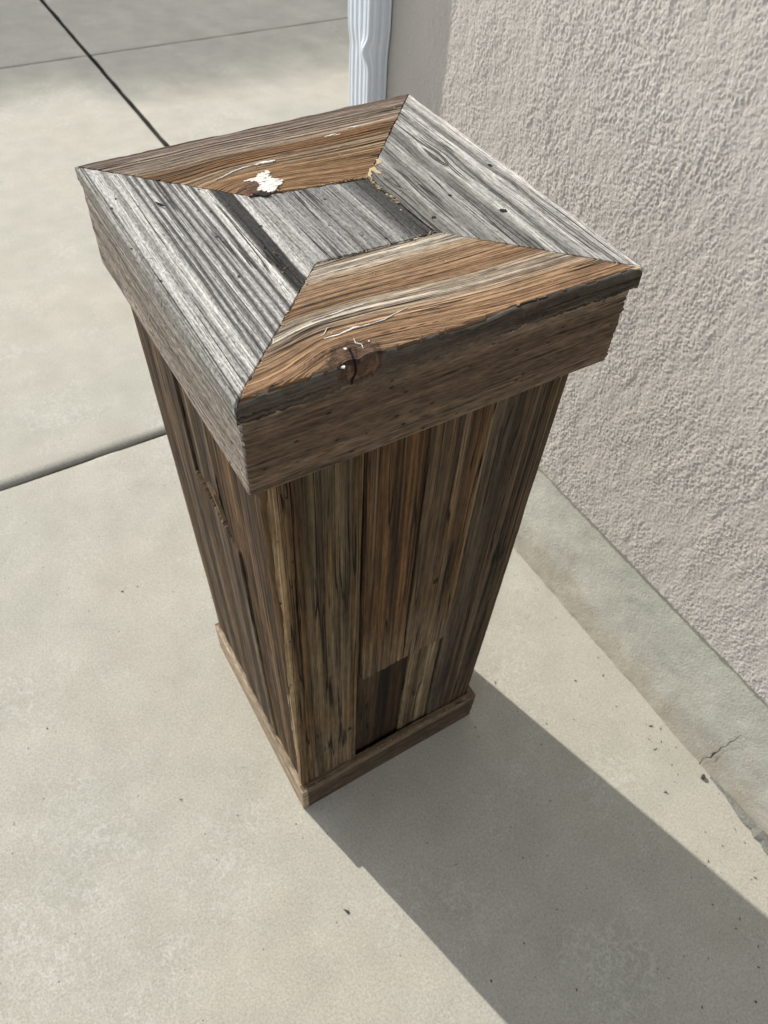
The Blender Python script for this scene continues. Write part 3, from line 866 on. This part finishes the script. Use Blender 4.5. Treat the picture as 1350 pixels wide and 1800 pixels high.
# left planks (their thickness shows at the front corner)
# normal must face -X: up x dir = -X -> dir = +Y ; start at the low-y edge
def lp(yb0, yb1, yt0, yt1, z0, z1, mat, seed, dx=0.0, th=.017, end=.001, zskew=0.0, **k):
    x = lambda z: -.1475 - .017 * z / .8 + dx
    return board('body_plank', (x(z0), yb0, z0), (x(z1), yt0, z1 + zskew), (x(z1), yt1, z1), (x(z0), yb1, z0), th, mat, ped, seed, 90, 24, .0012, end, **k)
lp(-.152, -.062, -.158, -.020, .004, ZTOP, m_side, 211)
lp(-.0610, .050, -.0665, .050, .004, .603, m_side2, 212, dx=-.0025, end=.0004, zskew=-.022)
lp(-.0185, .050, -.0185, .050, .586, ZTOP, m_side2, 213, dx=.002)
lp(.0512, .170, .0512, .172, .004, ZTOP, m_side2, 214, dx=-.001)
# tan board edge seen at the front-left corner
board('corner_strip', (-.1395, -.1545, .004), (-.1382, -.1585, ZTOP), (-.1600, -.1585, ZTOP), (-.1505, -.1545, .004), .01, m_edge, ped, 215, 90, 12, .0012, .001)
# right and back planks
board('body_plank', (.1615, .150, .004), (.1660, .160, ZTOP), (.1660, .002, ZTOP), (.1615, .0, .004), .017, m_b3, ped, 221, 40, 14)
board('body_plank', (.1615, -.001, .004), (.1660, .001, ZTOP), (.1660, -.139, ZTOP), (.1615, -.136, .004), .017, m_b1, ped, 222, 40, 14)
board('body_plank', (-.146, .166, .004), (-.160, .172, ZTOP), (.0, .172, ZTOP), (.0, .166, .004), .017, m_b1, ped, 223, 40, 14)
board('body_plank', (.001, .166, .004), (.001, .172, ZTOP), (.148, .172, ZTOP), (.144, .166, .004), .017, m_b3, ped, 224, 40, 14)
v, f = box(-.128, .142, -.134, .145, .006, .862)
mesh_obj('dark_gap_core', v, f, M_core, ped)  # near-black box added inside so the gaps between planks look shaded

# base boards
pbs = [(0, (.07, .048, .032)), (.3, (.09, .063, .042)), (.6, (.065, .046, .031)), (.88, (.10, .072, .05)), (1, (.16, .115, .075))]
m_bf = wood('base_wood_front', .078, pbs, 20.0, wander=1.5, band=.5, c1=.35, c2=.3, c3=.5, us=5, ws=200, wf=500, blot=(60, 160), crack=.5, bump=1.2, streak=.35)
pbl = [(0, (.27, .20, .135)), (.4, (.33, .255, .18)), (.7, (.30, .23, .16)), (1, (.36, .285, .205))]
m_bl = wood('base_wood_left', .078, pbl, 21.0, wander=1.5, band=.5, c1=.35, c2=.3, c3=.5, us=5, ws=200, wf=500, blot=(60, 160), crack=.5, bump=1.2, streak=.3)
zb1 = .0785
board('base_board', (-.1552, -.1641, .001), (.1609, -.1641, .001), (.1615, -.1641, zb1), (-.1550, -.1641, zb1), .0095, m_bf, ped, 231, 70, 16, .0008, .0003, side=.0001)
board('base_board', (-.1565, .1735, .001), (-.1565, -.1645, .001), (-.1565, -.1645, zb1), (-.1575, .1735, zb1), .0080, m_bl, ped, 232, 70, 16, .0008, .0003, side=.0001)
board('base_board', (.1712, -.1635, .001), (.1712, .1755, .001), (.1712, .1755, zb1), (.1712, -.1635, zb1), .0095, m_bf, ped, 233, 30, 10, .001, .001)
board('base_board', (.1705, .1775, .001), (-.1560, .1775, .001), (-.1560, .1775, zb1), (.1705, .1775, zb1), .0095, m_bf, ped, 234, 30, 10, .001, .001)

# ---- small things on the lid boards
def paint_mat():
    t = NT('old_white_paint')
    g = t.n('ShaderNodeNewGeometry')
    sp = t.n('ShaderNodeSeparateXYZ')
    t.t.links.new(g.outputs['Position'], sp.inputs[0])
    n1 = t.noise(t.vec(t.math('MULTIPLY', sp.outputs[0], 70.0), t.math('MULTIPLY', sp.outputs[1], 520.0)), 1, 3, 0.6, 3)
    col = t.mix(t.maprange(n1, 0.52, 0.66), (0.78, 0.77, 0.74), (0.30, 0.21, 0.13))
    return t.finish(col, .6, t.bump(n1, .8, .001))
M_paint = paint_mat()
M_straw = plain('fresh_sawdust', (0.52, 0.42, 0.26), .9, .3, 300, .3)
M_hole = plain('nail_hole_dark', (0.018, 0.016, 0.014), .95, .4, 200, .5)
def blob(name, pts, z, th, mat, parent, rough=0.0003, seed=0):
    """thin flake with an irregular outline lying on a board"""
    rng = np.random.default_rng(seed)
    P = []
    n = len(pts)
    for i in range(n):
        a, b = np.array(pts[i]), np.array(pts[(i + 1) % n])
        for q in (0, .33, .66):
            P.append(a * (1 - q) + b * q + rng.normal(size=2) * rough)
    bm = bmesh.new()
    lo = [bm.verts.new((p[0], p[1], z - .0006)) for p in P]
    hi = [bm.verts.new((p[0], p[1], z + th)) for p in P]
    k = len(P)
    for i in range(k):
        bm.faces.new((lo[i], lo[(i + 1) % k], hi[(i + 1) % k], hi[i]))
    top = bm.faces.new(hi)
    bmesh.ops.triangulate(bm, faces=[top])
    bmesh.ops.recalc_face_normals(bm, faces=bm.faces)
    me = bpy.data.meshes.new(name)
    bm.to_mesh(me)
    bm.free()
    me.materials.append(mat)
    return link(bpy.data.objects.new(name, me), parent)
def strip(name, pts, w, z, th, mat, parent, seed=0):
    rng = np.random.default_rng(seed)
    p = np.array(pts)
    fine = [p[0]]
    for a, b in zip(p[:-1], p[1:]):
        for q in (.25, .5, .75, 1):
            fine.append(a * (1 - q) + b * q + rng.normal(size=2) * w * .15)
    p = np.array(fine)
    d = np.gradient(p, axis=0)
    d /= np.linalg.norm(d, axis=1)[:, None]
    nn = np.stack([-d[:, 1], d[:, 0]], 1)
    k = len(p)
    ww = w * (0.35 + 0.65 * np.sin(np.linspace(.12, math.pi - .25, k))) * (0.6 + .6 * rng.random(k))
    out = list(p + nn * ww[:, None] / 2) + list((p - nn * ww[:, None] / 2)[::-1])
    return blob(name, out, z, th, mat, parent, w * .05, seed)
def dome(name, c, r, rot, mat, parent, seed):
    rng = np.random.default_rng(seed)
    bm = bmesh.new()
    bmesh.ops.create_icosphere(bm, subdivisions=4, radius=1)
    g = rng.random((12, 12))
    for v in bm.verts:
        a = math.atan2(v.co.y, v.co.x)
        k = 1 + .07 * math.sin(3 * a + 1) + .05 * math.sin(7 * a) + .04 * math.sin(v.co.x * 19) * math.sin(v.co.y * 13)
        v.co = Vector((v.co.x * r[0] * k, v.co.y * r[1] * k, math.copysign(1 - (1 - abs(v.co.z)) ** 3, v.co.z) * r[2]))
        v.co.rotate(Matrix.Rotation(rot, 3, 'Z'))
        v.co += Vector(c)
    me = bpy.data.meshes.new(name)
    bm.to_mesh(me)
    bm.free()
    me.polygons.foreach_set('use_smooth', np.ones(len(me.polygons), dtype=bool))
    me.materials.append(mat)
    return link(bpy.data.objects.new(name, me), parent)
# flecks of old white paint round the knot of the front lid board
PZ = H + .0002
strip('paint_flake', [(-0.0987, -0.1468), (-0.0867, -0.1475), (-0.0732, -0.1456), (-0.0611, -0.1468)], .0013, PZ, .0003, M_paint, lb_f, 4)
strip('paint_flake', [(-0.0611, -0.1468), (-0.0481, -0.1469), (-0.0358, -0.1439), (-0.0252, -0.142)], .0006, PZ, .0003, M_paint, lb_f, 5)
strip('paint_flake', [(-0.0969, -0.1246), (-0.0816, -0.1241), (-0.0683, -0.1232), (-0.0528, -0.1234)], .0008, PZ, .0003, M_paint, lb_f, 6)
strip('paint_flake', [(-0.0796, -0.1562), (-0.0809, -0.1614), (-0.0779, -0.1649), (-0.0791, -0.1693)], .0006, H + .0004, .0003, M_paint, lb_f, 7)
strip('paint_flake', [(-0.1012, -0.1432), (-0.0964, -0.1425), (-0.0911, -0.1372), (-0.0889, -0.1368)], .0005, PZ, .0003, M_paint, lb_f, 8)
for k, pts in enumerate(([(-0.0764, -0.1722), (-0.0738, -0.1708), (-0.0726, -0.173), (-0.0742, -0.1752), (-0.0759, -0.174)],
                         [(-0.0926, -0.1634), (-0.0901, -0.162), (-0.0889, -0.1642), (-0.0904, -0.1665), (-0.0922, -0.1652)],
                         [(-0.1035, -0.1798), (-0.1011, -0.1785), (-0.0999, -0.1806), (-0.1013, -0.1827), (-0.103, -0.1815)],
                         [(-0.0731, -0.1635), (-0.0712, -0.1625), (-0.0703, -0.1643), (-0.0717, -0.1656), (-0.0727, -0.1653)])):
    c = np.mean(pts, 0)
    blob('paint_flake', [tuple(c + .62 * (np.array(p) - c)) for p in pts], H + .0004, .0004, M_paint, lb_f, .0003, 20 + k)
# knot with a hole on the back board, splash of white paint
blob('knot_hole', [(-0.0504, 0.0545), (-0.0462, 0.0545), (-0.044, 0.0590), (-.0405, .0612), (-0.047, 0.0622), (-0.0542, 0.0630), (-0.0588, 0.0620), (-.0548, .0585)], H + .0004, .0004, M_hole, lb_b, .0005, 10)
for k, (x0, x1, y) in enumerate([(-.0318, -.0285, .0950), (-.0420, -.0290, .0918), (-.0560, -.0300, .0880), (-.0505, -.0295, .0845), (-.0458, -.0305, .0808), (-.0455, -.0255, .0770), (-.0475, -.0242, .0735), (-.0505, -.0250, .0702), (-.0525, -.0292, .0672), (-.0480, -.0340, .0642), (-.0455, -.0372, .0615)]):
    strip('paint_flake', [(x0, y - .0008), ((x0 + x1) / 2, y), (x1, y + .0008)], .0050 if k not in (0, 2) else .0032, H + .0002 + k * .00003, .0004, M_paint, lb_b, 60 + k)
strip('paint_flake', [(-0.0774, 0.0995), (-0.0686, 0.1032), (-0.0578, 0.1076), (-0.0459, 0.1108), (-0.0348, 0.1115)], .0010, PZ, .0006, M_paint, lb_b, 12)
strip('paint_flake', [(-0.0348, 0.1115), (-0.0290, 0.1120), (-0.0224, 0.1117), (-0.0145, 0.1104)], .0030, PZ, .0008, M_paint, lb_b, 13)
for k, (x, y) in enumerate([(0.0556, 0.136), (0.0613, 0.1371), (0.0651, 0.1347), (0.087, 0.1443), (0.0926, 0.1434)]):
    strip('paint_flake', [(x - .004, y - .0003), (x, y + .0003), (x + .004, y)], .0013, PZ, .0004, M_paint, lb_b, 30 + k)
# nail holes in the right board
for k, (x, y) in enumerate([(0.1683, 0.0175), (0.1287, -0.0582), (0.0655, -0.0405), (0.1006, -0.0142)]):
    r = (.0034, .0042, .0026, .0016)[k]
    a0 = k * 1.3
    blob('nail_hole', [(x + r * (.55 + .6 * random.random()) * math.cos(a), y + r * (.55 + .6 * random.random()) * math.sin(a)) for a in [a0 + q * .898 for q in range(7)]], H + .0001, .0003, M_hole, lb_r, .0004, 40 + k)
# torn fresh fibres at the mitre of the right board
blob('torn_edge', [(0.071, 0.0659), (0.0653, 0.0619), (0.0642, 0.0558), (0.0668, 0.0448), (0.0611, 0.0491), (0.0589, 0.0566), (0.0565, 0.0496), (0.052, 0.0450), (0.0502, 0.0475), (0.0599, 0.0600)], H + .0001, .0004, M_straw, lb_r, .0006, 14)
blob('torn_edge', [(0.075, 0.0742), (0.0778, 0.0726), (0.0757, 0.0654), (0.0724, 0.0644), (0.071, 0.0669)], H + .0001, .0004, M_straw, lb_r, .0005, 15)
blob('torn_edge', [(.171, -.1745), (.1795, -.1795), (.1785, -.1830), (.170, -.1800), (.160, -.1720), (.1655, -.1725)], H - .0012, .0008, M_straw, lb_f, .0008, 16)
# pale torn sliver on the left plank
V = []
P3 = [(-.1638, .004, .628), (-.1636, -.012, .621), (-.1634, -.024, .613), (-.1632, -.034, .603)]
for (x, y, z), w in zip(P3, (.0006, .0016, .002, .0006)):
    V += [(x - .0006, y, z + w), (x - .0006, y, z - w), (x + .003, y, z + w), (x + .003, y, z - w)]
F = []
for i in range(3):
    for a, b in ((0, 1), (1, 3), (3, 2), (2, 0)):
        F.append([4 * i + a, 4 * i + b, 4 * i + 4 + b, 4 * i + 4 + a])
mesh_obj('torn_sliver', V, F, plain('torn_wood', (.22, .155, .095), .9, .4, 200, .4), ped)
# dark nail pits in the front planks
for k, (x, z, r) in enumerate(((.0402, .505, .0045), (-.0703, .198, .0032))):
    y = YB + (YT - YB) * z / .8 - .0028 if k == 0 else YB + (YT - YB) * z / .8 - .0007
    P = [(x + r * (.6 + .6 * random.random()) * math.cos(a), z + 1.3 * r * (.6 + .6 * random.random()) * math.sin(a)) for a in [q * .785 for q in range(8)]]
    V = [(px, y, pz) for px, pz in P] + [(px, y + .004, pz) for px, pz in P]
    F = [list(range(8))] + [[i, (i + 1) % 8, 8 + (i + 1) % 8, 8 + i] for i in range(8)]
    mesh_obj('nail_hole', V, F, M_hole, ped)

# sawdust and splinters lying on the lid: one uncountable litter
rng = np.random.default_rng(77)
V, F = [], []
def crumb(x, y, z, s):
    d = rng.normal(size=(4, 3)) * s
    d[:, 2] *= .5
    b0 = len(V)
    for q in d:
        V.append((x + q[0], y + q[1], z + abs(q[2])))
    for f in ((0, 1, 2), (0, 2, 3), (0, 3, 1), (1, 3, 2)):
        F.append([b0 + i for i in f])
def litter(P, n, spread, s):
    P = np.array(P)
    for _ in range(n):
        k = rng.integers(len(P) - 1)
        q = rng.random()
        c = P[k] * (1 - q) + P[k + 1] * q + rng.normal(size=2) * spread
        crumb(c[0], c[1], H + .0004, s * (.4 + rng.random()))
litter([(0.0427, 0.0496), (0.0502, 0.0445), (0.0481, 0.0298), (0.0483, 0.022)], 110, .0014, .0006)
litter([(0.0495, 0.0096), (0.0505, 0.0032), (0.0510, -0.0060)], 70, .0015, .0006)
litter([(-.059, -.058), (-.02, -.060), (.03, -.061), (.056, -.062)], 60, .0010, .0005)
litter([(-.059, -.058), (-.12, -.12), (-.18, -.18)], 60, .0010, .0005)
litter([(-.062, .061), (.05, .046)], 60, .0012, .0006)
litter([(.056, -.062), (.18, -.183)], 70, .0010, .0005)
for _ in range(160):
    crumb(rng.uniform(-.17, .17), rng.uniform(-.17, .17), H + .0004, .0006)
for _ in range(40):                       # on the apron ledge and base ledge
    crumb(rng.uniform(-.15, .15), -.1605, .0785, .0009)
sd = mesh_obj('sawdust', V, F, M_straw)
tag(sd, 'pale sawdust and splinters scattered along the joints of the lid', 'sawdust', kind='stuff')
# a small curled dark splinter on the left board
V, F = [], []
P = [(-.1392, .0848, H + .0010), (-.1381, .0797, H + .0016), (-.1364, .0758, H + .0018), (-.1345, .0750, H + .0012)]
for i, p in enumerate(P):
    for a in range(5):
        r = .0009 if 0 < i < 3 else .0004
        V.append((p[0] + r * math.cos(a * 1.257), p[1] + r * .5 * math.cos(a * 1.257), p[2] + r * math.sin(a * 1.257)))
for i in range(3):
    for a in range(5):
        F.append([5 * i + a, 5 * i + (a + 1) % 5, 5 * i + 5 + (a + 1) % 5, 5 * i + 5 + a])
tw = mesh_obj('splinter', V, F, M_hole)
tag(tw, 'tiny dark curled splinter lying on the grey left lid board', 'splinter')
# grit lying on the driveway beside the wall
V, F = [], []
for _ in range(240):
    y = rng.uniform(-1.2, .5)
    x = XW - abs(rng.normal()) * .10 - .01
    s = .0009 + .0016 * rng.random() ** 3
    if rng.random() < .4:
        x, y = rng.uniform(-.7, .4), rng.uniform(-.9, .5)
        if abs(x) < .17 and abs(y) < .18:
            continue
    crumb(x, y, .0032, s)
gt = mesh_obj('grit', V, F, M_joint)
tag(gt, 'dark grit scattered on the driveway concrete near the wall', 'grit', kind='stuff')
lump = dome('mortar_crumb', (.4500, -.4535, .006), (.0045, .003, .003), .5, M_joint, None, 5)
tag(lump, 'small dark crumb lying at the foot of the foundation below the crack', 'crumb')
